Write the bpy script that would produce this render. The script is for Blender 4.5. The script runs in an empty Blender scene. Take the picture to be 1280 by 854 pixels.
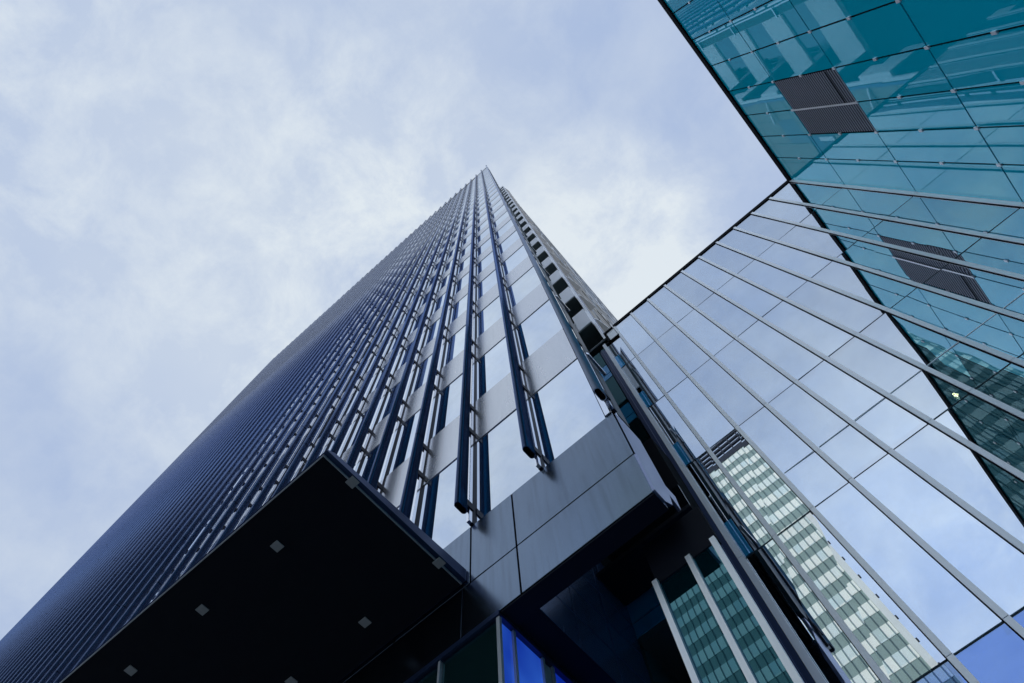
import bpy, bmesh, math, random
from mathutils import Matrix, Vector
random.seed(7)
C = bpy.context.scene
COL = C.collection
# ---------------------------------------------------------------- camera
# world axes: +X along the tower front (to the right of the picture), +Y towards the tower, +Z up
RC = [[0.753471, 0.655576, -0.050024], [-0.640979, 0.715490, -0.277884], [-0.146382, 0.241441, 0.959311]]
cam = bpy.data.cameras.new('camera'); cam_o = bpy.data.objects.new('camera', cam); COL.objects.link(cam_o)
right, down, fwd = [Vector(r) for r in RC]
m = Matrix((right, -down, -fwd)).transposed().to_4x4(); m.translation = Vector((0, 0, 1.6))
cam_o.matrix_world = m
cam.sensor_width = 36; cam.lens = 36 * 836.06 / 1280; cam.clip_start = 0.05; cam.clip_end = 3000
C.camera = cam_o
C.render.resolution_x, C.render.resolution_y = 1024, 683
# ---------------------------------------------------------------- sky
SUN_EL, SUN_AZ = math.radians(23.7), math.radians(-52)      # hazy sun beyond the tower, on the left
W = bpy.data.worlds.new('World'); C.world = W; W.use_nodes = True
nt = W.node_tree; nt.nodes.clear()
def N(t, **k):
    n = nt.nodes.new(t)
    for a, b in k.items(): setattr(n, a, b)
    return n
def L(a, b): nt.links.new(a, b)
out = N('ShaderNodeOutputWorld'); bg = N('ShaderNodeBackground'); L(bg.outputs[0], out.inputs[0])
sky = N('ShaderNodeTexSky', sky_type='NISHITA'); sky.sun_disc = False; sky.sun_elevation = SUN_EL; sky.sun_rotation = SUN_AZ
tc = N('ShaderNodeTexCoord'); sep = N('ShaderNodeSeparateXYZ'); L(tc.outputs['Generated'], sep.inputs[0])
def mth(op, a, b=None, c=None, clamp=False):
    n = N('ShaderNodeMath', operation=op); n.use_clamp = clamp
    for i, v in enumerate((a, b, c)):
        if v is None: continue
        if isinstance(v, (int, float)): n.inputs[i].default_value = v
        else: L(v, n.inputs[i])
    return n.outputs[0]
zz = mth('MAXIMUM', mth('ADD', sep.outputs[2], 0.18), 0.06)
cx = mth('DIVIDE', sep.outputs[0], zz); cy = mth('DIVIDE', sep.outputs[1], zz)
cmb = N('ShaderNodeCombineXYZ'); L(cx, cmb.inputs[0]); L(cy, cmb.inputs[1])
def noise(scale, detail, rough, off=(0, 0, 0), dist=0.0):
    mp = N('ShaderNodeMapping'); L(cmb.outputs[0], mp.inputs[0]); mp.inputs['Location'].default_value = off
    n = N('ShaderNodeTexNoise'); L(mp.outputs[0], n.inputs[0])
    n.inputs['Scale'].default_value = scale; n.inputs['Detail'].default_value = detail
    n.inputs['Roughness'].default_value = rough; n.inputs['Distortion'].default_value = dist
    return n.outputs[0]
def ramp(src, stops):
    r = N('ShaderNodeValToRGB'); L(src, r.inputs[0]); e = r.color_ramp.elements
    e[0].position, e[0].color = stops[0][0], (*stops[0][1], 1)
    e[1].position, e[1].color = stops[-1][0], (*stops[-1][1], 1)
    for p, c in stops[1:-1]:
        x = e.new(p); x.color = (*c, 1)
    return r.outputs[0]
def g(x): return (x, x, x)
def mix(f, a, b):
    n = N('ShaderNodeMix', data_type='RGBA')
    if isinstance(f, (int, float)): n.inputs[0].default_value = f
    else: L(f, n.inputs[0])
    for i, v in ((6, a), (7, b)):
        if isinstance(v, tuple): n.inputs[i].default_value = (*v, 1)
        else: L(v, n.inputs[i])
    return n.outputs[2]
def spot(d, cos0, cos1):                       # soft patch of brighter cloud round a sky direction
    v = N('ShaderNodeVectorMath', operation='DOT_PRODUCT'); L(tc.outputs['Generated'], v.inputs[0])
    v.inputs[1].default_value = Vector(d).normalized()
    mr = N('ShaderNodeMapRange', interpolation_type='SMOOTHSTEP'); L(v.outputs['Value'], mr.inputs[0])
    mr.inputs[1].default_value = cos0; mr.inputs[2].default_value = cos1
    return mr.outputs[0]
big = ramp(noise(1.6, 3, 0.5, (3.1, 1.7, 0), 0.3), [(0.35, g(0)), (0.68, g(1))])
fine = ramp(noise(9.0, 12, 0.66, (0.4, 2.2, 0), 0.2), [(0.41, g(0)), (0.66, g(1))])
tint = ramp(noise(2.3, 4, 0.55, (7.7, 0.3, 0), 0.2), [(0.36, (0.385, 0.495, 0.73)), (0.64, (0.53, 0.62, 0.775))])
hi = mth('MULTIPLY', fine, mth('ADD', mth('MULTIPLY', big, 0.6), 0.3))
bright = mth('MAXIMUM', mth('MULTIPLY', spot((0.035, 0.25, 1), 0.975, 1.0), 1.3), mth('MULTIPLY', spot((-0.30, -0.02, 1), 0.92, 0.995), 0.75))
bright = mth('MAXIMUM', bright, mth('MULTIPLY', spot((-0.47, -0.42, 1), 0.95, 0.995), 0.62))
cloud = mth('ADD', mth('MULTIPLY', hi, 0.55), mth('MULTIPLY', bright, mth('ADD', mth('MULTIPLY', fine, 0.45), 0.45)), clamp=True)
col = mix(cloud, tint, (0.745, 0.815, 0.875))
nsk = N('ShaderNodeVectorMath', operation='SCALE'); L(sky.outputs[0], nsk.inputs[0]); nsk.inputs[3].default_value = 0.11
# towards the horizon the overcast thins and the blue of the clear sky shows
low = N('ShaderNodeMapRange', interpolation_type='SMOOTHSTEP'); L(sep.outputs[2], low.inputs[0])
low.inputs[1].default_value = 0.62; low.inputs[2].default_value = 0.35
blue = mix(0.6, nsk.outputs[0], (0.55, 0.66, 0.86))
col = mix(mth('MULTIPLY', low.outputs[0], 0.8), col, blue)
# sky behind the camera is boosted: added, unseen light for strips and mirror glass
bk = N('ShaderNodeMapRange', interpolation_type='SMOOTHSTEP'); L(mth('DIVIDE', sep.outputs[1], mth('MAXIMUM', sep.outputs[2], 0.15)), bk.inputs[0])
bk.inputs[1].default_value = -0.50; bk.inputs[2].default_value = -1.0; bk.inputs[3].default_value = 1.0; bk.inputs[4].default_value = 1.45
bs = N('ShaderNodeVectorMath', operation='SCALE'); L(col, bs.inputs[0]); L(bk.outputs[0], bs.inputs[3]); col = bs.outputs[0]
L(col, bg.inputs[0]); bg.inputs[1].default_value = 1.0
sl = bpy.data.lights.new('sun', 'SUN'); sl.energy = 3.6; sl.angle = math.radians(10); sl.color = (1, 0.97, 0.92)
so = bpy.data.objects.new('sun', sl); COL.objects.link(so)
sd = Vector((-1.8, 1.4, 1.0)).normalized(); so.rotation_euler = sd.to_track_quat('Z', 'Y').to_euler(); so.location = (0, 0, 200)
C.view_settings.view_transform = 'Standard'; C.view_settings.look = 'None'
C.view_settings.exposure = 0; C.view_settings.gamma = 1; C.view_settings.use_curve_mapping = False
C.cycles.max_bounces = 10; C.cycles.glossy_bounces = 7; C.cycles.transmission_bounces = 6; C.cycles.transparent_max_bounces = 12
C.cycles.sample_clamp_indirect = 6

# ---------------------------------------------------------------- helpers
U = 4.0                                   # metres per unit of the plan below (camera to tower front = 1 unit)
EYE = 1.6
GR = -EYE / U                             # ground level in plan units
def pt(a, b, h): return Vector((a * U, b * U, h * U + EYE))
class MB:
    def __init__(s): s.bm = bmesh.new(); s.mi = 0
    def box(s, a0, a1, b0, b1, h0, h1, mi=0, jit=0.0):
        vs = [s.bm.verts.new(pt(a, b, h)) for h in (h0, h1) for b in (b0, b1) for a in (a0, a1)]
        for f in ((0, 2, 3, 1), (4, 5, 7, 6), (0, 1, 5, 4), (2, 6, 7, 3), (0, 4, 6, 2), (1, 3, 7, 5)):
            fc = s.bm.faces.new([vs[i] for i in f]); fc.material_index = mi
        return vs
    def prism(s, pts, h0, h1, cap0=True, cap1=True, mi=0):
        lo = [s.bm.verts.new(pt(a, b, h0)) for a, b in pts]; up = [s.bm.verts.new(pt(a, b, h1)) for a, b in pts]
        n = len(pts)
        for i in range(n):
            f = s.bm.faces.new((lo[i], lo[(i + 1) % n], up[(i + 1) % n], up[i])); f.material_index = mi
        if cap0: s.bm.faces.new(lo[::-1]).material_index = mi
        if cap1: s.bm.faces.new(up).material_index = mi
        return lo, up
    def build(s, name, mats, parent=None, smooth=False, bevel=0.0):
        bmesh.ops.recalc_face_normals(s.bm, faces=s.bm.faces)
        me = bpy.data.meshes.new(name); s.bm.to_mesh(me); s.bm.free()
        for mt in (mats if isinstance(mats, (list, tuple)) else [mats]): me.materials.append(mt)
        if smooth:
            for p in me.polygons: p.use_smooth = True
        o = bpy.data.objects.new(name, me); COL.objects.link(o)
        if parent is not None:
            o.parent = parent
            o.matrix_parent_inverse = world_of(parent).inverted()
        if bevel:
            bv = o.modifiers.new('bevel', 'BEVEL'); bv.width = bevel; bv.segments = 2; bv.limit_method = 'ANGLE'
        return o
ORI = {}
def world_of(o):
    return ORI.get(o.name, Matrix.Identity(4))
def thing(name, label, cat, at, group=None):
    o = bpy.data.objects.new(name, None); COL.objects.link(o); o.location = at; o.empty_display_size = 2
    ORI[o.name] = Matrix.Translation(at)
    o['label'] = label; o['category'] = cat
    if group: o['group'] = group
    return o
def box(name, mat, parent, *a, bevel=0.0):
    mb = MB(); mb.box(*a); return mb.build(name, mat, parent, bevel=bevel)
def stuff(o): o['kind'] = 'stuff'; return o
def structure(o): o['kind'] = 'structure'; return o

# projected area in the photograph's frame, used to choose which repeats become parts of their own
def px(p):
    d = p - Vector((0, 0, EYE)); z = d.dot(fwd)
    if z < 0.05: return None
    return (640 + 836 * d.dot(right) / z, 427 + 836 * d.dot(down) / z)
def area(ps):
    q = [px(p) for p in ps]
    if any(x is None for x in q): return 0
    cxm = sum(x[0] for x in q) / len(q); cym = sum(x[1] for x in q) / len(q)
    if not (-60 < cxm < 1340 and -60 < cym < 914): return 0
    return abs(sum(q[i][0] * q[(i + 1) % len(q)][1] - q[(i + 1) % len(q)][0] * q[i][1] for i in range(len(q)))) / 2
def quadB(a0, a1, b, h0, h1): return [pt(a0, b, h0), pt(a1, b, h0), pt(a1, b, h1), pt(a0, b, h1)]
def quadA(a, b0, b1, h0, h1): return [pt(a, b0, h0), pt(a, b1, h0), pt(a, b1, h1), pt(a, b0, h1)]
def repeats(name, mats, parent, items, n=98, pick=None):
    """items: (area, fn(mb)); the n largest become parts of their own, the rest one 'stuff' part"""
    items = sorted(items, key=lambda x: -x[0]); outl = []
    for ar, fn in items[:n]:
        mb = MB(); fn(mb); outl.append(mb.build(name, mats, parent))
    if len(items) > n:
        mb = MB()
        for ar, fn in items[n:]: fn(mb)
        stuff(mb.build(name, mats, parent))
    return outl

# ---------------------------------------------------------------- materials
def new_mat(name):
    mt = bpy.data.materials.new(name); mt.use_nodes = True; t = mt.node_tree; t.nodes.clear(); return mt, t
def add(t, kind, **k):
    n = t.nodes.new(kind)
    for a, b in k.items(): setattr(n, a, b)
    return n
def wave_bump(t, scale, dist, per_object=True, stretch=(1, 1, 1), detail=1.0):
    co = add(t, 'ShaderNodeTexCoord'); geo = add(t, 'ShaderNodeNewGeometry')
    mp = add(t, 'ShaderNodeMapping'); t.links.new(geo.outputs['Position'], mp.inputs[0]); mp.inputs['Scale'].default_value = stretch
    ns = add(t, 'ShaderNodeTexNoise', noise_dimensions='4D'); t.links.new(mp.outputs[0], ns.inputs['Vector'])
    ns.inputs['Scale'].default_value = scale; ns.inputs['Detail'].default_value = detail; ns.inputs['Roughness'].default_value = 0.4
    if per_object:
        oi = add(t, 'ShaderNodeObjectInfo'); mm = add(t, 'ShaderNodeMath', operation='MULTIPLY'); mm.inputs[1].default_value = 40
        t.links.new(oi.outputs['Random'], mm.inputs[0]); t.links.new(mm.outputs[0], ns.inputs['W'])
    b = add(t, 'ShaderNodeBump'); b.inputs['Strength'].default_value = 1; b.inputs['Distance'].default_value = dist
    t.links.new(ns.outputs[0], b.inputs['Height']); return b.outputs[0]
def glass(name, refl, under, fac, scale=0.5, dist=0.008, rough=0.0, see=None, f0=None):
    """coated facade glass: a mirror-like coat over a dark backing (see = clear pane showing the room behind)"""
    mt, t = new_mat(name); o = add(t, 'ShaderNodeOutputMaterial'); mx = add(t, 'ShaderNodeMixShader')
    gl = add(t, 'ShaderNodeBsdfGlossy'); gl.inputs[0].default_value = (*refl, 1); gl.inputs['Roughness'].default_value = rough
    if see: un = add(t, 'ShaderNodeBsdfTransparent'); un.inputs[0].default_value = (*see, 1)
    else:
        un = add(t, 'ShaderNodeBsdfDiffuse'); un.inputs[0].default_value = (*under, 1)
    oi = add(t, 'ShaderNodeObjectInfo'); ge = add(t, 'ShaderNodeNewGeometry'); dn = add(t, 'ShaderNodeTexNoise'); t.links.new(ge.outputs['Position'], dn.inputs[0])
    dn.inputs['Scale'].default_value = 1.1; dn.inputs['Detail'].default_value = 7; dn.inputs['Roughness'].default_value = 0.65
    a1 = add(t, 'ShaderNodeMath', operation='MULTIPLY_ADD'); t.links.new(oi.outputs['Random'], a1.inputs[0]); a1.inputs[1].default_value = 0.12; a1.inputs[2].default_value = 0.82
    a2 = add(t, 'ShaderNodeMath', operation='MULTIPLY_ADD'); t.links.new(dn.outputs[0], a2.inputs[0]); a2.inputs[1].default_value = 0.20; t.links.new(a1.outputs[0], a2.inputs[2])
    vs = add(t, 'ShaderNodeVectorMath', operation='SCALE'); vs.inputs[0].default_value = refl; t.links.new(a2.outputs[0], vs.inputs[3]); t.links.new(vs.outputs[0], gl.inputs[0])
    nb = wave_bump(t, scale, dist); t.links.new(nb, gl.inputs['Normal'])
    lw = add(t, 'ShaderNodeLayerWeight'); lw.inputs[0].default_value = 0.35
    mr = add(t, 'ShaderNodeMapRange'); t.links.new(lw.outputs['Facing'], mr.inputs[0])
    mr.inputs[3].default_value = fac if f0 is None else f0; mr.inputs[4].default_value = fac + 0.1
    t.links.new(mr.outputs[0], mx.inputs[0]); t.links.new(un.outputs[0], mx.inputs[1]); t.links.new(gl.outputs[0], mx.inputs[2])
    t.links.new(mx.outputs[0], o.inputs[0]); return mt
def metal(name, colr, rough=0.35, metallic=0.9, vary=0.12, stain=0.0, bump=0.0, bscale=0.6, coat=0.0, seam=0.0, spec=0.5):
    mt, t = new_mat(name); o = add(t, 'ShaderNodeOutputMaterial'); p = add(t, 'ShaderNodeBsdfPrincipled')
    geo = add(t, 'ShaderNodeNewGeometry'); mp = add(t, 'ShaderNodeMapping'); t.links.new(geo.outputs['Position'], mp.inputs[0])
    mp.inputs['Scale'].default_value = (3.0, 3.0, 0.45)
    ns = add(t, 'ShaderNodeTexNoise'); t.links.new(mp.outputs[0], ns.inputs[0]); ns.inputs['Scale'].default_value = 1.2; ns.inputs['Detail'].default_value = 6
    oi = add(t, 'ShaderNodeObjectInfo')
    a = add(t, 'ShaderNodeMath', operation='MULTIPLY_ADD'); t.links.new(ns.outputs[0], a.inputs[0]); a.inputs[1].default_value = vary * 2; a.inputs[2].default_value = 1 - vary
    b = add(t, 'ShaderNodeMath', operation='MULTIPLY_ADD'); t.links.new(oi.outputs['Random'], b.inputs[0]); b.inputs[1].default_value = vary * 0.7; b.inputs[2].default_value = 1 - vary * 0.35
    c = add(t, 'ShaderNodeMath', operation='MULTIPLY'); t.links.new(a.outputs[0], c.inputs[0]); t.links.new(b.outputs[0], c.inputs[1])
    last = c.outputs[0]
    if stain:      # rain streaks running down the panels
        m2 = add(t, 'ShaderNodeMapping'); t.links.new(geo.outputs['Position'], m2.inputs[0]); m2.inputs['Scale'].default_value = (14, 14, 0.7)
        n2 = add(t, 'ShaderNodeTexNoise'); t.links.new(m2.outputs[0], n2.inputs[0]); n2.inputs['Scale'].default_value = 1; n2.inputs['Detail'].default_value = 4
        r = add(t, 'ShaderNodeMapRange'); t.links.new(n2.outputs[0], r.inputs[0]); r.inputs[1].default_value = 0.30; r.inputs[2].default_value = 0.55
        r.inputs[3].default_value = 1 - stain; r.inputs[4].default_value = 1
        d = add(t, 'ShaderNodeMath', operation='MULTIPLY'); t.links.new(last, d.inputs[0]); t.links.new(r.outputs[0], d.inputs[1]); last = d.outputs[0]
    if seam:       # butt joints between the lengths of the extrusion
        sp = add(t, 'ShaderNodeSeparateXYZ'); t.links.new(geo.outputs['Position'], sp.inputs[0])
        dv = add(t, 'ShaderNodeMath', operation='MULTIPLY_ADD'); t.links.new(sp.outputs[2], dv.inputs[0]); dv.inputs[1].default_value = 1 / seam
        t.links.new(oi.outputs['Random'], dv.inputs[2])
        fr = add(t, 'ShaderNodeMath', operation='FRACT'); t.links.new(dv.outputs[0], fr.inputs[0])
        gt = add(t, 'ShaderNodeMath', operation='GREATER_THAN'); t.links.new(fr.outputs[0], gt.inputs[0]); gt.inputs[1].default_value = 0.03 / seam
        e = add(t, 'ShaderNodeMath', operation='MULTIPLY'); t.links.new(last, e.inputs[0]); t.links.new(gt.outputs[0], e.inputs[1]); last = e.outputs[0]
    vm = add(t, 'ShaderNodeVectorMath', operation='SCALE'); vm.inputs[0].default_value = colr; t.links.new(last, vm.inputs[3])
    t.links.new(vm.outputs[0], p.inputs['Base Color']); p.inputs['Metallic'].default_value = metallic
    p.inputs['Specular IOR Level'].default_value = spec
    rr = add(t, 'ShaderNodeMapRange'); t.links.new(ns.outputs[0], rr.inputs[0]); rr.inputs[3].default_value = rough * 0.8; rr.inputs[4].default_value = rough * 1.2
    t.links.new(rr.outputs[0], p.inputs['Roughness']); p.inputs['Coat Weight'].default_value = coat; p.inputs['Coat Roughness'].default_value = 0.12
    if bump: t.links.new(wave_bump(t, bscale, bump), p.inputs['Normal'])
    t.links.new(p.outputs[0], o.inputs[0]); return mt
def matte(name, colr, rough=0.8, spec=0.2): return metal(name, colr, rough, 0.0, 0.08, spec=spec)

M_TGLASS = glass('tower_mirror_glass', (0.87, 0.93, 1.0), (0.02, 0.05, 0.12), 0.84, 0.3, 0.002)
M_SPAN = metal('brushed_spandrel_metal', (0.66, 0.67, 0.70), 0.26, 1.0, 0.04, 0.05, 0.0)
M_FASC = metal('zinc_fascia_metal', (0.145, 0.195, 0.27), 0.22, 1.0, 0.10, 0.18, 0.006, 0.3)
M_FIN = metal('navy_fin_paint', (0.105, 0.150, 0.29), 0.24, 0.88, 0.10, coat=0.15, seam=3 * 1.26 * U)
M_MULL = metal('pale_anodised_aluminium', (0.88, 0.90, 0.95), 0.16, 1.0, 0.03)
M_BRK = matte('dark_bracket_steel', (0.010, 0.013, 0.028), 0.5)
M_BLACK = matte('black_joint', (0.006, 0.007, 0.010), 0.9, 0.1)
M_SOFF = matte('black_soffit_paint', (0.006, 0.008, 0.015), 0.75, 0.15)
M_CANOPY = metal('dark_blue_canopy_metal', (0.035, 0.06, 0.14), 0.32, 0.7, 0.1)
M_TRIM = metal('steel_trim', (0.42, 0.44, 0.48), 0.40, 0.3, 0.1)
M_LAMP = matte('grey_lamp_glass', (0.36, 0.36, 0.36), 0.5)
M_LOBBY = glass('dark_green_lobby_glass', (0.20, 0.34, 0.36), (0.008, 0.034, 0.036), 0.5, 0.4, 0.01)
M_BLUE = glass('royal_blue_coated_glass', (0.10, 0.24, 0.95), (0.01, 0.03, 0.25), 0.75, 0.5, 0.02)
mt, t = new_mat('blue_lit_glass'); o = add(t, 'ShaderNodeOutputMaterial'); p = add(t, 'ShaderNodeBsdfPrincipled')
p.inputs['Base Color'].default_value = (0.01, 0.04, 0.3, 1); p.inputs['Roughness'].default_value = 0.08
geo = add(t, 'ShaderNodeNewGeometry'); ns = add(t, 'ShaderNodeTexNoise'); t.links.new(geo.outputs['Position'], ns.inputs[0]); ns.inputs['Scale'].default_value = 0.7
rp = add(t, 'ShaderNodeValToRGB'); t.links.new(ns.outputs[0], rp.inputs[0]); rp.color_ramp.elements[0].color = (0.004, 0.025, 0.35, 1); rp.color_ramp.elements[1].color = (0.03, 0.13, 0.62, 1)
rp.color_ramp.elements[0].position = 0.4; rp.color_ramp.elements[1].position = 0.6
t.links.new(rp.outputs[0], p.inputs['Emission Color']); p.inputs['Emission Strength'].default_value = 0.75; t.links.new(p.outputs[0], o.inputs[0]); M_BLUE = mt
M_WALL = metal('dark_navy_cladding', (0.07, 0.11, 0.22), 0.25, 0.5, 0.15, 0.1, 0.01, 0.6)
M_WHITE = metal('white_side_spandrel', (0.90, 0.91, 0.93), 0.45, 0.0, 0.04)
M_GSOF = matte('green_grey_soffit', (0.10, 0.13, 0.13), 0.6)
M_TAN = metal('stone_tan_panel', (0.38, 0.35, 0.30), 0.6, 0.0, 0.15)
M_GREYP = metal('blue_grey_panel', (0.22, 0.25, 0.29), 0.5, 0.1, 0.2)
M_DKGLASS = glass('dark_recess_glass', (0.40, 0.50, 0.60), (0.004, 0.006, 0.008), 0.45, 0.5, 0.006)
M_LGLASS = glass('pale_blue_reflective_glass', (0.86, 0.93, 1.0), None, 0.70, 0.22, 0.022, see=(0.50, 0.62, 0.66))
M_LGLASSB = glass('deep_blue_reflective_glass', (0.36, 0.55, 1.0), None, 0.50, 0.22, 0.022, see=(0.35, 0.5, 0.7))
M_LDARK = glass('deep_green_glass', (0.22, 0.42, 0.46), (0.004, 0.025, 0.028), 0.5, 0.45, 0.012)
M_LBLUE = glass('bright_blue_spandrel_glass', (0.42, 0.66, 1.0), (0.06, 0.50, 0.90), 0.55, 0.5, 0.01)
M_STRIP = metal('satin_white_aluminium_strip', (0.90, 0.91, 0.93), 0.35, 0.30, 0.03)
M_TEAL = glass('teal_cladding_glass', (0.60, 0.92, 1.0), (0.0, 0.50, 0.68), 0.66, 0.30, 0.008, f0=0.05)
M_TEALD = glass('teal_glass_darkened_mirror', (0.30, 0.50, 0.60), (0.0, 0.07, 0.09), 0.35, 0.30, 0.008, f0=0.05)  # teal copy with the dim look of its mirror image put into the colour
M_LTEAL = glass('teal_reflective_glass', (0.09, 0.23, 0.31), (0.0, 0.03, 0.04), 0.6, 0.3, 0.014)
M_RET = metal('lilac_return_metal', (0.24, 0.28, 0.44), 0.3, 1.0, 0.05)
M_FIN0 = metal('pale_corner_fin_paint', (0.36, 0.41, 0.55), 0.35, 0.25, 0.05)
M_ROOM = matte('dim_room_surface', (0.05, 0.07, 0.08))
M_STRIP0 = metal('satin_white_screen_strip', (0.84, 0.85, 0.87), 0.35, 0.3, 0.04)
M_CLAMP = metal('bright_clamp_steel', (0.85, 0.83, 0.85), 0.35, 0.6, 0.04)
M_SLAT = metal('grey_louvre_slat', (0.34, 0.35, 0.42), 0.45, 0.3, 0.06)

# ---------------------------------------------------------------- ground
mt, t = new_mat('stone_paving'); o = add(t, 'ShaderNodeOutputMaterial'); p = add(t, 'ShaderNodeBsdfPrincipled'); p.inputs['Roughness'].default_value = 0.8
br = add(t, 'ShaderNodeTexBrick'); geo = add(t, 'ShaderNodeNewGeometry'); t.links.new(geo.outputs['Position'], br.inputs[0])
br.inputs['Color1'].default_value = (0.42, 0.41, 0.40, 1); br.inputs['Color2'].default_value = (0.36, 0.36, 0.36, 1); br.inputs['Mortar'].default_value = (0.06, 0.06, 0.06, 1)
br.inputs['Scale'].default_value = 1.0; br.inputs['Mortar Size'].default_value = 0.008
t.links.new(br.outputs[0], p.inputs['Base Color']); t.links.new(p.outputs[0], o.inputs[0])
mb = MB(); mb.box(-500, 500, -500, 500, GR - 0.05, GR)
structure(mb.build('ground', mt))

# ================================================================ THE TOWER
FL = 1.26                                   # storey
H0 = 2.219                                  # top of the fascia
NF = 25
TOP = 34.25
FIN = [-0.237 - 0.3415 * k for k in range(45)]
LEFT = -15.40
tower = thing('skyscraper', 'very tall dark blue tower with vertical fins and a black entrance canopy', 'skyscraper', (-8 * U, 3 * U, 0))
# cores behind the cladding
mb = MB()
mb.box(LEFT + 0.02, -0.86, 1.03, 12.7, 1.66, TOP - 0.1)
mb.box(-0.86, -0.29, 1.03, 1.13, H0 + 0.03, TOP - 0.1)
mb.box(-0.86, -0.27, 2.36, 12.7, 5.12, 33.4)
mb.box(LEFT + 0.02, -0.83, 1.72, 12.7, GR, 1.66)
mb.build('core_wall', M_BLACK, tower)
def bays():
    for k in range(45):
        a1 = FIN[k] - 0.004 if k else -0.277
        a0 = (FIN[k + 1] if k < 44 else LEFT) + 0.004
        if a1 - a0 > 0.02: yield k, a0, a1
def bbox(*a):
    return lambda mb: mb.box(*a)
panes, spans = [], []
rr = random.Random(3)
for k, a0, a1 in bays():
    for f in range(NF + 1):
        g0 = H0 + FL * f + 0.006; g1 = min(H0 + FL * f + 0.717, TOP - 0.15)
        if k >= 2 and f == 12: g0 += 0.10
        w = rr.uniform(-0.0006, 0.0006)
        if g1 > g0: panes.append((area(quadB(a0, a1, 1, g0, g1)), bbox(a0, a1, 1.004 + w, 1.02, g0, g1)))
        s0 = g1 + 0.004; s1 = H0 + FL * (f + 1) - 0.006
        if k >= 2 and f == 11: s1 -= 0.03
        if s1 < TOP - 0.1: spans.append((area(quadB(a0, a1, 1, s0, s1)), bbox(a0, a1, 1.0, 1.02, s0, s1)))
repeats('glass_pane', M_TGLASS, tower, panes)
repeats('spandrel_panel', M_SPAN, tower, spans)
# corner trim, parapet
mb = MB(); mb.box(-0.271, -0.250, 0.992, 1.03, H0, TOP); mb.box(-0.247, -0.238, 0.996, 1.03, H0, TOP)
mb.build('corner_trim', M_MULL, tower)
box('corner_return', matte('dark_green_return', (0.012, 0.04, 0.05), 0.4), tower, -0.262, -0.241, 1.031, 1.129, 2.30, TOP)
box('notch_bounce_panel', M_WHITE, tower, -0.80, -0.262, 1.1305, 1.138, 5.1, 33.2)  # white panel added out of sight to bounce light into the notch
mb = MB(); mb.box(LEFT, FIN[2], 0.985, 1.4, TOP - 0.13, TOP + 0.06); mb.build('parapet', M_BLACK, tower)
box('parapet', M_MULL, tower, FIN[2] + 0.01, -0.24, 0.985, 1.12, TOP - 0.13, TOP + 0.02)
# fins: hollow blades on brackets
def stadium(ca, cb, wa, wb, n=6):
    p = []
    for i in range(n + 1):
        th = math.pi * i / n; p.append((ca + wa / 2 * math.cos(th), cb + (wb / 2 - wa / 2) + wa / 2 * math.sin(th) * 1.0))
    for i in range(n + 1):
        th = math.pi + math.pi * i / n; p.append((ca + wa / 2 * math.cos(th), cb - (wb / 2 - wa / 2) + wa / 2 * math.sin(th) * 1.0))
    return p
def fin(k, a):
    mb = MB(); bt = 2.262; cb = 0.934
    o_ = stadium(a, cb, 0.027, 0.062); i_ = stadium(a, cb, 0.021, 0.054)
    lo, up = mb.prism(o_, bt, TOP + 0.22, cap0=False); li, ui = mb.prism(i_, bt, bt + 0.4, cap0=False, mi=1)
    n = len(lo)
    for i in range(n): mb.bm.faces.new((lo[i], lo[(i + 1) % n], li[(i + 1) % n], li[i]))
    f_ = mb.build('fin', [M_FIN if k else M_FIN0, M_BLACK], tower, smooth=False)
    for p_ in f_.data.polygons:
        if p_.material_index == 0 and abs(p_.normal.z) < 0.5: p_.use_smooth = True
    return f_
fins = [fin(k, a) for k, a in enumerate(FIN)]
for k, a in enumerate(FIN):
    mb = MB(); mb.box(a - 0.0075, a + 0.0075, 0.975, 0.991, H0, TOP)
    mb.box(a - 0.0085, a + 0.0085, 0.9915, 1.010, H0, TOP, 1)
    mb.build('mullion', [M_MULL, M_BRK], tower)
brk = []
for k, a in enumerate(FIN):
    hs = [2.325] + [H0 + 0.717 + 0.095 + FL * f for f in range(NF)] + [H0 + FL - 0.135 + FL * f for f in range(NF)]
    for h in hs: brk.append((area(quadA(a, 0.95, 1.0, h, h + 0.05)) + 1e-4 * (45 - k), k, bbox(a - 0.0120, a + 0.0120, 0.952, 0.997, h - 0.021, h + 0.021)))
brk.sort(key=lambda x: -x[0])
for ar, k, fn in brk[:95]:
    mb = MB(); fn(mb); mb.build('bracket', M_BRK, fins[k])
mb = MB()
for ar, k, fn in brk[95:]: fn(mb)
stuff(mb.build('bracket', M_BRK, tower))
mb = MB()
for k, a in enumerate(FIN[:30]):
    mb = MB(); mb.box(a - 0.03, a + 0.03, 0.92, 0.97, TOP + 0.23, TOP + 0.29); mb.box(a - 0.008, a + 0.008, 0.91, 1.1, TOP + 0.29, TOP + 0.33)
    mb.build('cap_bracket', M_BRK, fins[k])
# fascia panels above the lobby
JT = 0.003
def fpanel(a0, a1, h0, h1): box('fascia_panel', M_FASC, tower, a0 + JT, a1 - JT, 0.998, 1.07, h0, h1, bevel=0.006)
UP = [-0.2405, -0.7245, -0.925] + [-0.925 - 0.3415 * i for i in range(1, 26)]
for i in range(len(UP) - 1): fpanel(UP[i + 1], UP[i], 1.880, H0 - 0.004)
LO = [-0.2405, -0.7245, -0.955] + [-0.955 - 0.683 * i for i in range(1, 14)]
for i in range(len(LO) - 1): fpanel(LO[i + 1], LO[i], 1.640, 1.874)
box('core_wall', M_BLACK, tower, -9.4, -0.25, 1.03, 1.068, 1.642, H0 - 0.002)
box('soffit', M_SOFF, tower, -0.806, -0.243, 1.002, 1.069, 1.632, 1.6385)
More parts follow.
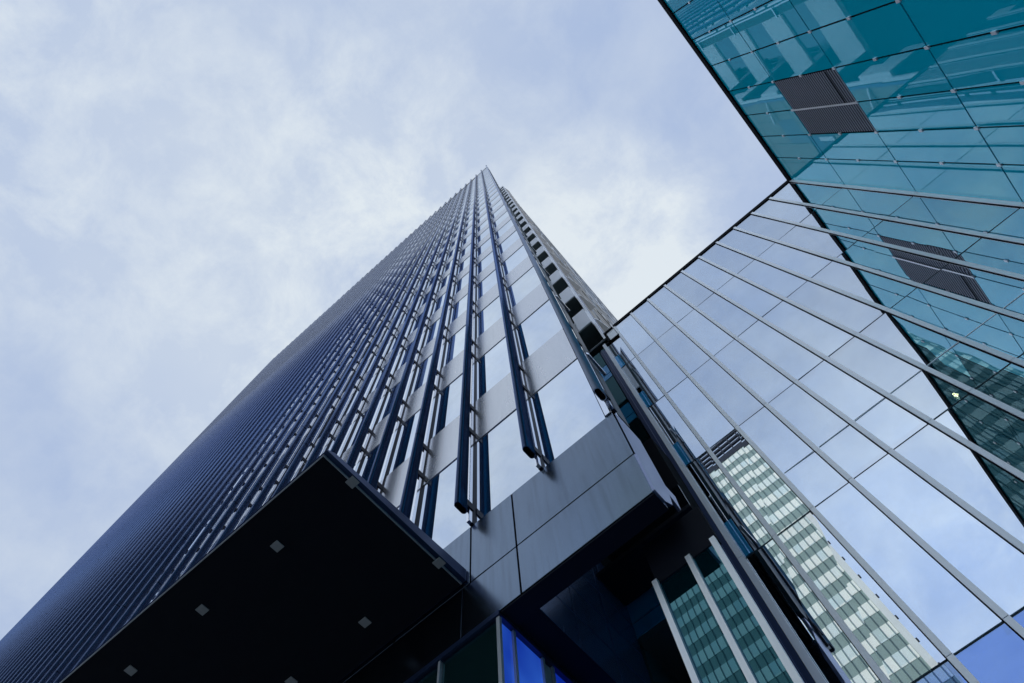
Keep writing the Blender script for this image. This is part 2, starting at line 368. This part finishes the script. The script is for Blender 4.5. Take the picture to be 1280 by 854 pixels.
# folded metal returns at the right end of the fascia
mb = MB(); mb.prism([(-0.2385, 1.000), (-0.2385, 1.165), (-0.252, 1.165), (-0.252, 1.075)], 1.880, H0 + 0.02); mb.build('corner_return', M_RET, tower)
mb = MB()
A_, B_ = [(-0.236, 1.0, 1.874), (-0.236, 1.205, 1.874), (-0.236, 1.18, 1.76), (-0.236, 1.14, 1.80), (-0.236, 1.11, 1.70), (-0.236, 1.05, 1.645), (-0.236, 1.0, 1.645)], 0.010
f1 = [mb.bm.verts.new(pt(*q)) for q in A_]; f2 = [mb.bm.verts.new(pt(q[0] - B_, q[1], q[2])) for q in A_]
mb.bm.faces.new(f1); mb.bm.faces.new(f2[::-1])
for i in range(len(f1)): mb.bm.faces.new((f1[i], f1[(i + 1) % len(f1)], f2[(i + 1) % len(f1)], f2[i]))
mb.build('corner_return', M_RET, tower)
# white blades between corner and return, one per storey
for f in range(NF - 1):
    h = H0 + 0.717 + FL * f
    mb = MB(); mb.prism([(-0.232, 1.005), (-0.222, 1.02), (-0.222, 1.15), (-0.238, 1.15)], h - 0.012, h + 0.012); mb.build('corner_blade', M_MULL, tower)

# notch in the side: white spandrel boxes and dark glass per storey
for f in range(2, NF):
    h = H0 + 0.717 + FL * f
    if h < 5.1 or h > 32.5: continue
    mb = MB(); mb.box(-0.425, -0.262, 2.075, 2.20, h, h + 0.56); mb.box(-0.80, -0.426, 2.10, 2.20, h, h + 0.05); mb.box(-0.80, -0.426, 2.14, 2.20, h + 0.051, h + 0.56, 0); mb.build('notch_spandrel', [M_WHITE], tower)
    mb = MB(); mb.box(-0.80, -0.270, 2.080, 2.350, h - 0.035, h - 0.002); mb.build('soffit', M_GSOF, tower)
    if h < 7: continue
    mb = MB(); mb.box(-0.86, -0.805, 1.14, 2.19, h, h + 0.56); mb.build('notch_spandrel', [M_WHITE], tower)
    mb = MB(); mb.box(-0.845, -0.275, 2.325, 2.345, h + 0.03, h + FL - 0.06); mb.build('notch_window', [M_DKGLASS], tower)
    mb = MB(); mb.box(-0.56, -0.545, 2.312, 2.3245, h + 0.03, h + FL - 0.06); mb.box(-0.40, -0.39, 2.312, 2.3245, h + 0.03, h + FL - 0.06); mb.build('window_frame', [M_TRIM], tower)
    mb = MB(); mb.box(-0.858, -0.83, 1.14, 2.168, h + 0.562, h + FL - 0.002); mb.build('notch_window', [M_DKGLASS], tower)
box('corner_post', M_WHITE, tower, -0.262, -0.238, 2.12, 2.16, 5.02, 33.2)
box('corner_post', M_FIN, tower, -0.258, -0.232, 2.165, 2.20, 5.02, 33.2)
for f in range(2, NF):
    h = 8.44 + FL * (f - 4)
    if 5 < h < 33:
        mb = MB(); mb.prism([(-0.240, 2.21), (-0.212, 2.26), (-0.163, 2.50), (-0.246, 2.50)], h, h + 0.03); mb.build('side_ledge', M_WHITE, tower)
# side wall: stone-coloured and grey panels with windows and pale reveals
rs = random.Random(11); sp_items = {0: [], 1: [], 2: []}; wins = []
for f in range(2, NF):
    h = H0 + 0.717 + FL * f
    if h < 5.2 or h + FL > 33.3: continue
    b = 2.205; 
    while b < 12.6:
        w = rs.choice((0.24, 0.30, 0.36, 0.42)); b1 = min(b + w, 12.7)
        kind = rs.random(); far = min(1, (b - 2.2) / 3.5)
        mi = 2 if kind < 0.06 + 0.12 * far else (1 if kind < 0.14 + 0.66 * far else 0)
        dep = rs.choice((0.0, 0.001, 0.003)) + (0.004 if mi == 2 else 0)
        sp_items[mi].append((area(quadA(-0.25, b, b1, h, h + 0.5)), bbox(-0.268, -0.250 + dep, b + 0.004, b1 - 0.004, h, h + 0.56)))
        k2 = rs.random()
        if k2 < 0.70:
            sp_items[0 if rs.random() < 0.9 - 0.75 * far else 1].append((area(quadA(-0.25, b, b1, h, h + 0.5)) * 0.9, bbox(-0.268, -0.252, b + 0.004, b1 - 0.004, h + 0.565, h + FL - 0.005)))
        else:
            wins.append((area(quadA(-0.25, b, b1, h, h + 0.5)) * 0.8, bbox(-0.268, -0.256, b + 0.004, b1 - 0.004, h + 0.565, h + FL - 0.005)))
            if k2 > 0.8: sp_items[2].append((area(quadA(-0.25, b, b1, h, h + 0.1)), bbox(-0.255, -0.244, b + 0.02, b + 0.08, h + 0.60, h + 0.95)))
        b = b1
repeats('side_panel', M_TAN, tower, sp_items[0], 32); repeats('side_panel', M_GREYP, tower, sp_items[1], 32); repeats('side_panel', M_WHITE, tower, sp_items[2], 32)
repeats('side_window', M_DKGLASS, tower, wins, 60)
box('side_parapet', M_GREYP, tower, -0.27, -0.246, 2.2, 12.7, 33.3, 33.55)

# lobby box under the fascia
mb = MB(); mb.box(-0.832, -0.806, 0.992, 1.70, 1.618, 1.638); mb.box(-9.3, -0.832, 0.992, 1.03, 1.618, 1.638); mb.build('lobby_head_trim', M_CANOPY, tower)
ml = [-0.812] + [-1.038 - 0.34 * i for i in range(24)]
for i in range(len(ml) - 1):
    box('lobby_pane', M_LOBBY, tower, ml[i + 1] + 0.006, ml[i] - 0.006, 1.004, 1.012, GR, 1.612)
    box('lobby_mullion', M_TRIM, tower, ml[i + 1] - 0.004, ml[i + 1] + 0.004, 0.994, 1.02, GR, 1.615)
box('lobby_mullion', M_TRIM, tower, -0.820, -0.808, 0.996, 1.006, GR, 1.615)
sb = [1.005, 1.066, 1.196, 1.240, 1.42, 1.58, 1.70]
for i in range(len(sb) - 1):
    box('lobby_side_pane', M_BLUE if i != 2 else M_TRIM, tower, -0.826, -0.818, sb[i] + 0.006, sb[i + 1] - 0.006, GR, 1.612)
    box('lobby_mullion', M_TRIM, tower, -0.824, -0.810, sb[i + 1] - 0.006, sb[i + 1] + 0.004, GR, 1.615)
box('core_wall', M_BLACK, tower, -9.3, -0.83, 1.03, 1.72, GR, 1.616)
box('soffit', M_SOFF, tower, -0.832, -0.722, 1.071, 1.70, 1.640, 1.66)
# clad wall inside the void, right of the lobby
hb = [1.642, 1.80, 1.96, 2.12, 2.4]; bb = [1.072, 1.27, 1.48, 1.695]
for i in range(4):
    for j in range(3):
        box('cladding_panel', M_WALL, tower, -0.738, -0.720, bb[j] + 0.002, bb[j + 1] - 0.002, hb[i] + 0.002, hb[i + 1] - 0.002, bevel=0.004)
box('core_wall', M_BLACK, tower, -0.86, -0.74, 1.071, 1.70, 1.662, 2.6)
# dropped ceiling in front of the link building's glass, with a strip of clerestory glass
box('soffit', M_SOFF, tower, -0.718, -0.262, 1.50, 1.685, 2.225, 2.245)
box('clerestory_pane', M_LGLASS, tower, -0.718, -0.262, 1.505, 1.515, 2.246, 2.40)
box('core_wall', M_BLACK, tower, -0.718, -0.262, 1.53, 1.685, 2.246, 2.9)

# glass screen standing under the fascia, next to the link building
SB = 1.16
xa = [-0.335 * SB, -0.238 * SB, -0.168 * SB, -0.150 * SB]
hs = [GR, 0.30, 0.86, 1.44]
for i in range(3):
    for j in range(3):
        if i == 2: continue
        mb = MB(); tq = (0.0, 0.0003)
        mb.box(xa[i] + 0.004, xa[i + 1] - 0.004, SB, SB + 0.004, hs[j] + 0.004, (hs[j + 1] if j < 2 else 1.525) - 0.004); mb.build('screen_pane', M_LTEAL, tower)
for x in xa[:3]: box('screen_strip', M_STRIP0, tower, x - 0.008, x + 0.008, SB - 0.012, SB - 0.0005, GR, 1.535)
box('soffit', M_SOFF, tower, xa[0], xa[2] + 0.01, SB, SB + 0.02, 1.527, 1.70)

# entrance canopy
can = MB(); prof = [(0.360, 1.9015), (0.362, 1.9075), (0.392, 1.924), (0.996, 1.958), (0.996, 1.9015)]
ca = [can.bm.verts.new(pt(-0.940, b, h)) for b, h in prof]; cb_ = [can.bm.verts.new(pt(-9.4, b, h)) for b, h in prof]
can.bm.faces.new(ca); can.bm.faces.new(cb_[::-1])
for i in range(5): can.bm.faces.new((ca[i], ca[(i + 1) % 5], cb_[(i + 1) % 5], cb_[i]))
can = can.build('canopy', M_CANOPY, tower)
box('canopy_soffit', M_SOFF, can, -9.38, -0.9605, 0.3675, 0.99, 1.892, 1.901)
mb = MB(); mb.box(-0.9600, -0.9560, 0.364, 0.992, 1.893, 1.9005); mb.box(-9.4, -0.9605, 0.364, 0.367, 1.893, 1.9005); mb.build('edge_trim', M_TRIM, can)
for i in range(8):
    for bq in (0.488, 0.881):
        a = (-0.955 if i == 0 else -1.287 - 0.346 * (i - 1))
        box('downlight', M_LAMP, can, a - 0.016, a + 0.016, bq - 0.016, bq + 0.016, 1.8885, 1.8915, bevel=0.004)

# ================================================================ THE LINK BUILDING (pale mirror glass)
BL = 1.7; AT = 1.6025; RT = 5.0
link = thing('glass_building', 'pale blue mirror glass building with slim white strips, beside the tall finned tower', 'building', (0.4 * U, 3 * U, 0))
JH = [GR] + [h * BL for h in (0.36, 0.788, 1.212, 1.637, 2.064, 2.49)] + [RT - 0.02]
xs = [0.045 + 0.0973 * k for k in range(-1, 9)]          # strip centres, in units of BL
XS = [BL * x for x in xs] + [AT - 0.008]
XL = [-0.136 * BL]
items = []
cols = [(XL[0], XS[0])] + list(zip(XS[:-1], XS[1:]))
SW = 0.018
for ci, (a0, a1) in enumerate(cols):
    for r in range(len(JH) - 1):
        h0, h1 = JH[r] + 0.0040, JH[r + 1] - 0.0040
        if ci == 0 and r == len(JH) - 2: h1 = 2.80 * BL
        items.append((a0 + 0.004, a1 - 0.004, h0, h1, r, ci))
rg = random.Random(5)
def tilted(mb, a0, a1, b, h0, h1, th=0.004, t=0.0013):
    vs = mb.box(a0, a1, b, b + th, h0, h1)
    for v in vs: pass
    dx = [rg.uniform(-t, t) for _ in range(4)]
    for i, v in enumerate(vs):           # order: h, b, a
        q = (i & 1) + (2 if i >= 4 else 0); v.co.y += dx[q] * U
for a0, a1, h0, h1, r, ci in items:
    mb = MB(); tilted(mb, a0, a1, BL, h0, h1); mb.build('glass_pane', M_LGLASSB if r < 2 else M_LGLASS, link)
# small blue panes standing at each joint in the columns next to the tower
DK = [(-0.43 * BL, -0.336 * BL), (-0.332 * BL, -0.242 * BL), (-0.236 * BL, -0.172 * BL), (-0.168 * BL, XL[0] - 0.016)]
for ci, (a0, a1) in enumerate(DK):
    for r in range(len(JH) - 1):
        h0, h1 = JH[r] + 0.0040, JH[r + 1] - 0.0040
        if r == len(JH) - 2: h1 = 2.80 * BL
        if r < 3:
            continue
        if False:
            top = 0.62 * (h1 - h0) + h0
            mb = MB(); tilted(mb, a0 + 0.004, a1 - 0.004, BL, h0, h1); mb.build('glass_pane', M_LTEAL, link)
        else:
            mb = MB(); tilted(mb, a0 + 0.004, a1 - 0.004, BL, h0 + 0.235, h1); mb.build('glass_pane', M_LDARK, link)
            box('blue_pane', M_LBLUE, link, a0 + 0.004, a1 - 0.004, BL - 0.001, BL + 0.006, h0, h0 + 0.07)
            box('blue_pane', M_LBLUE, link, a0 + 0.004, a1 - 0.004, BL - 0.001, BL + 0.006, h0 + 0.08, h0 + 0.228)
for r_ in range(3, len(JH) - 1):
    h0 = JH[r_] + 0.007
    box('blue_pane', M_LBLUE, link, XL[0] + 0.014, -0.108 * BL, BL - 0.003, BL - 0.0015, h0, h0 + 0.22)
# strips
def strip(a, h0, h1, w=SW, d=0.009, nm='white_strip'):
    mb = MB(); segs = [h for h in JH if h0 < h < h1]; ed = [h0] + segs + [h1]
    for p_, q_ in zip(ed[:-1], ed[1:]): mb.box(a - w / 2, a + w / 2, BL - d, BL - 0.004, p_ + 0.001, q_ - 0.001)
    mb.build(nm, M_STRIP, link)
    box('strip_shadow_gap', M_BLACK, link, a - w / 2 - 0.003, a + w / 2, BL - 0.0035, BL - 0.0005, h0, h1)
for a in XS[:-1]: strip(a, GR, RT - 0.03)
strip(XS[-1] + 0.0, GR, RT - 0.03, w=0.026)
strip(XL[0], GR, 2.812 * BL, w=0.024, d=0.02)
mb = MB(); mb.box(-0.168 * BL - 0.0, XL[0] - 0.013, BL - 0.022, BL - 0.006, GR, 2.75 * BL)
mb.box(-0.160 * BL, -0.156 * BL, BL - 0.034, BL - 0.0225, GR, 2.75 * BL); mb.build('steel_column', M_CANOPY, link)
# thin rail across the middle row of panes
for a0, a1 in cols[2:]: box('rail', M_WHITE, link, a0 + SW / 2 + 0.004, a1 - SW / 2 - 0.004, BL - 0.0025, BL - 0.0005, 1.361 * BL - 0.0016, 1.361 * BL + 0.0016)
# roof edge
mb = MB(); mb.box(-0.055 * BL, AT + 0.02, BL - 0.006, BL + 0.25, RT - 0.014, RT + 0.035); mb.build('roof_edge', M_BLACK, link)
box('roof_panel', M_STRIP, link, -0.100 * BL, -0.06 * BL, BL - 0.004, BL + 0.02, 2.815 * BL, 2.925 * BL)
mb = MB(); mb.box(-0.112 * BL, -0.100 * BL, BL - 0.012, BL + 0.02, 2.80 * BL, 2.90 * BL); mb.box(-0.112 * BL, -0.06 * BL, BL - 0.012, BL + 0.02, 2.925 * BL, 2.945 * BL); mb.box(-0.14 * BL, -0.055 * BL, BL - 0.012, BL + 0.02, 2.80 * BL, 2.812 * BL)
mb.build('gasket', M_BLACK, link)
# rooms behind the glass
mb = MB()
for h in JH[1:-1]: mb.box(-0.72, AT + 1.0, BL + 0.0045, BL + 0.9, h - 0.03, h + 0.03)
mb.build('floor_slab', M_ROOM, link)
mb = MB(); mb.box(-0.72, AT + 1.0, BL + 0.9, BL + 0.95, GR, RT - 0.05); mb.box(-0.72, AT + 1.0, BL + 0.02, BL + 0.95, RT - 0.05, RT - 0.016); mb.box(-0.74, -0.72, BL + 0.02, BL + 0.95, GR, 2.80 * BL)
mb.build('room_wall', M_ROOM, link)
for x in (0.4, 1.1): box('column', M_ROOM, link, x, x + 0.06, BL + 0.35, BL + 0.41, GR, RT - 0.06)
mt, t = new_mat('warm_lamp'); o = add(t, 'ShaderNodeOutputMaterial'); e = add(t, 'ShaderNodeEmission'); e.inputs[0].default_value = (1, 0.72, 0.36, 1); e.inputs[1].default_value = 60
t.links.new(e.outputs[0], o.inputs[0])
mb = MB(); mb.prism([(0.75 + 0.006 * math.cos(i * math.pi / 4), 1.82 + 0.006 * math.sin(i * math.pi / 4)) for i in range(8)], 2.236, 2.252); mb.build('ceiling_lamp', mt, link)

# ================================================================ THE TEAL BUILDING
teal = thing('glass_building', 'teal building of clamped glass panels with one dark square louvre', 'building', ((AT + 2) * U, -0.5 * U, 0))
TB = [1.696] + [AT * v for v in (0.926, 0.805, 0.686, 0.553, 0.415, 0.277, 0.139, 0.0)]
while TB[-1] > -5: TB.append(TB[-1] - 0.221)
TH = [GR] + [AT * v for v in (0.39, 0.84, 1.29, 1.74, 2.19, 2.64)] + [AT * 3.10]
tp = []; tpd = []
g_ = 0.0042
for i in range(len(TB) - 1):
    for j in range(len(TH) - 1):
        b0, b1, h0, h1 = TB[i + 1], TB[i], TH[j], TH[j + 1]
        if j == 5 and i in (2, 3): continue
        def fn(mb, b0=b0, b1=b1, h0=h0, h1=h1):
            vs = mb.box(AT, AT + 0.005, b0 + g_, b1 - g_, h0 + g_, h1 - g_)
            dx = [rg.uniform(-0.0007, 0.0007) for _ in range(4)]
            for q, v in enumerate(vs): v.co.x += dx[((q >> 1) & 1) + (2 if q >= 4 else 0)] * U
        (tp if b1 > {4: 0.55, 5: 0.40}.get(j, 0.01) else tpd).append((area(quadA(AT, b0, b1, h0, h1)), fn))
repeats('glass_panel', M_TEAL, teal, tp, 70); repeats('glass_panel', M_TEALD, teal, tpd, 25)  # darkened panels show only mirrored in the link glass
box('backing_wall', M_BLACK, teal, AT + 0.012, AT + 4, -5.2, BL + 3, GR, TH[-1])
mb = MB(); mb.box(AT - 0.012, AT + 0.3, -5.2, BL + 0.3, TH[-1] + 0.002, RT + 0.035); mb.build('roof_edge', M_BLACK, teal)
cl = []
for i, b in enumerate(TB[1:]):
    for j in range(1, len(TH)):
        h = TH[j]
        for hh in (h, (h + TH[j - 1]) / 2) :
            if j == len(TH) - 1 and hh == h: continue
            if hh < 0.4: continue
            if 4.23 > hh > 3.52 and 0.89 < b < 1.28: continue
            cl.append((area(quadA(AT, b - 0.01, b + 0.01, hh - 0.01, hh + 0.01)), bbox(AT - 0.006, AT + 0.002, b - 0.0065, b + 0.0065, hh - 0.012, hh + 0.012)))
repeats('clamp', M_CLAMP, teal, cl, 90)
# louvre, two panels wide
b0, b1, h0, h1 = TB[4], TB[2], TH[5], TH[6]
lv = MB(); lv.box(AT + 0.0055, AT + 0.011, b0 + 0.004, b1 - 0.004, h0 + 0.004, h1 - 0.004); lv = lv.build('louvre', M_BLACK, teal)
n = 30
for i in range(n):
    h = h0 + 0.012 + (h1 - h0 - 0.024) * i / (n - 1)
    box('slat', M_SLAT, lv, AT + 0.0015, AT + 0.005, b0 + 0.006, b1 - 0.006, h - 0.0042, h + 0.0042)
box('divider', M_CLAMP, lv, AT - 0.0055, AT - 0.0045, TB[3] - 0.006, TB[3] + 0.006, h0 + 0.004, h1 - 0.004)
box('divider', M_BLACK, lv, AT - 0.0055, AT - 0.0045, b0 + 0.006, TB[3] - 0.008, h0 + 0.092, h0 + 0.102)

# ================================================================ THE TOWER ACROSS THE STREET (seen mirrored)
BB = -14.0
M_CURT, t = new_mat('curtained_windows'); o = add(t, 'ShaderNodeOutputMaterial'); p = add(t, 'ShaderNodeBsdfPrincipled')
geo = add(t, 'ShaderNodeNewGeometry'); sp = add(t, 'ShaderNodeSeparateXYZ'); t.links.new(geo.outputs['Position'], sp.inputs[0])
fl = add(t, 'ShaderNodeMath', operation='FLOOR'); dv = add(t, 'ShaderNodeMath', operation='DIVIDE'); t.links.new(sp.outputs[0], dv.inputs[0]); dv.inputs[1].default_value = 1.0; t.links.new(dv.outputs[0], fl.inputs[0])
fz = add(t, 'ShaderNodeMath', operation='FLOOR'); dz = add(t, 'ShaderNodeMath', operation='DIVIDE'); t.links.new(sp.outputs[2], dz.inputs[0]); dz.inputs[1].default_value = 0.92 * U; t.links.new(dz.outputs[0], fz.inputs[0])
cb = add(t, 'ShaderNodeCombineXYZ'); t.links.new(fl.outputs[0], cb.inputs[0]); t.links.new(fz.outputs[0], cb.inputs[1])
wn = add(t, 'ShaderNodeTexWhiteNoise', noise_dimensions='2D'); t.links.new(cb.outputs[0], wn.inputs[0])
rp = add(t, 'ShaderNodeValToRGB'); t.links.new(wn.outputs['Value'], rp.inputs[0]); e = rp.color_ramp.elements
e[0].color = (0.55, 0.66, 0.62, 1); e[1].color = (0.92, 0.94, 0.84, 1); e[0].position = 0.0; e[1].position = 0.5
x = e.new(0.07); x.color = (0.68, 0.80, 0.78, 1)
t.links.new(rp.outputs[0], p.inputs['Base Color']); p.inputs['Roughness'].default_value = 0.35; t.links.new(p.outputs[0], o.inputs[0])
M_GGREEN = metal('grey_green_band', (0.27, 0.36, 0.33), 0.5, 0.0, 0.08)
M_DARKM = matte('dark_lattice_metal', (0.03, 0.035, 0.05), 0.5)
M_PIL = metal('cream_pilaster', (0.75, 0.78, 0.74), 0.5, 0.0, 0.05)
opp = thing('office_tower', 'pale banded tower with dark lattice crown, mirrored in the blue glass', 'skyscraper', (-5 * U, (BB - 3) * U, 0))
AR, AL = 0.76, -5.8; HT = 28.7
box('wall', M_GGREEN, opp, AL, AR - 0.02, BB - 5, BB - 0.01, GR, HT - 1.95)
mb = MB(); mb.box(AR - 0.18, AR + 0.02, BB - 5.02, BB + 0.03, GR, HT); mb.build('pilaster', M_PIL, opp)
nf = 29
for f in range(nf):
    h = HT - 2.0 - 0.92 * f
    if h - 0.45 < GR: break
    box('window_band', M_CURT, opp, AL, AR - 0.19, BB - 0.012, BB + 0.004, h - 0.47, h - 0.01)
    box('facade_bolt', M_DARKM, opp, AR + 0.02, AR + 0.07, BB - 0.08, BB + 0.02, h - 0.05, h + 0.03)
a = AR - 0.30; i = 0
while a > AL:
    box('mullion', M_GGREEN, opp, a - 0.006, a + 0.006, BB + 0.005, BB + 0.03, GR, HT - 1.95); a -= 0.25
cr = MB(); cr.box(AL, AR - 0.19, BB - 0.3, BB + 0.01, HT - 1.94, HT - 1.5); cr = cr.build('lattice_crown', M_DARKM, opp)
for h in (HT - 1.15, HT - 0.80, HT - 0.42, HT - 0.05): box('rail', M_DARKM, cr, AL, AR - 0.19, BB - 0.12, BB, h - 0.07, h + 0.05)
a = AR - 0.3
while a > AL: box('post', M_DARKM, cr, a - 0.03, a + 0.03, BB - 0.1, BB - 0.02, HT - 1.5, HT); a -= 0.5
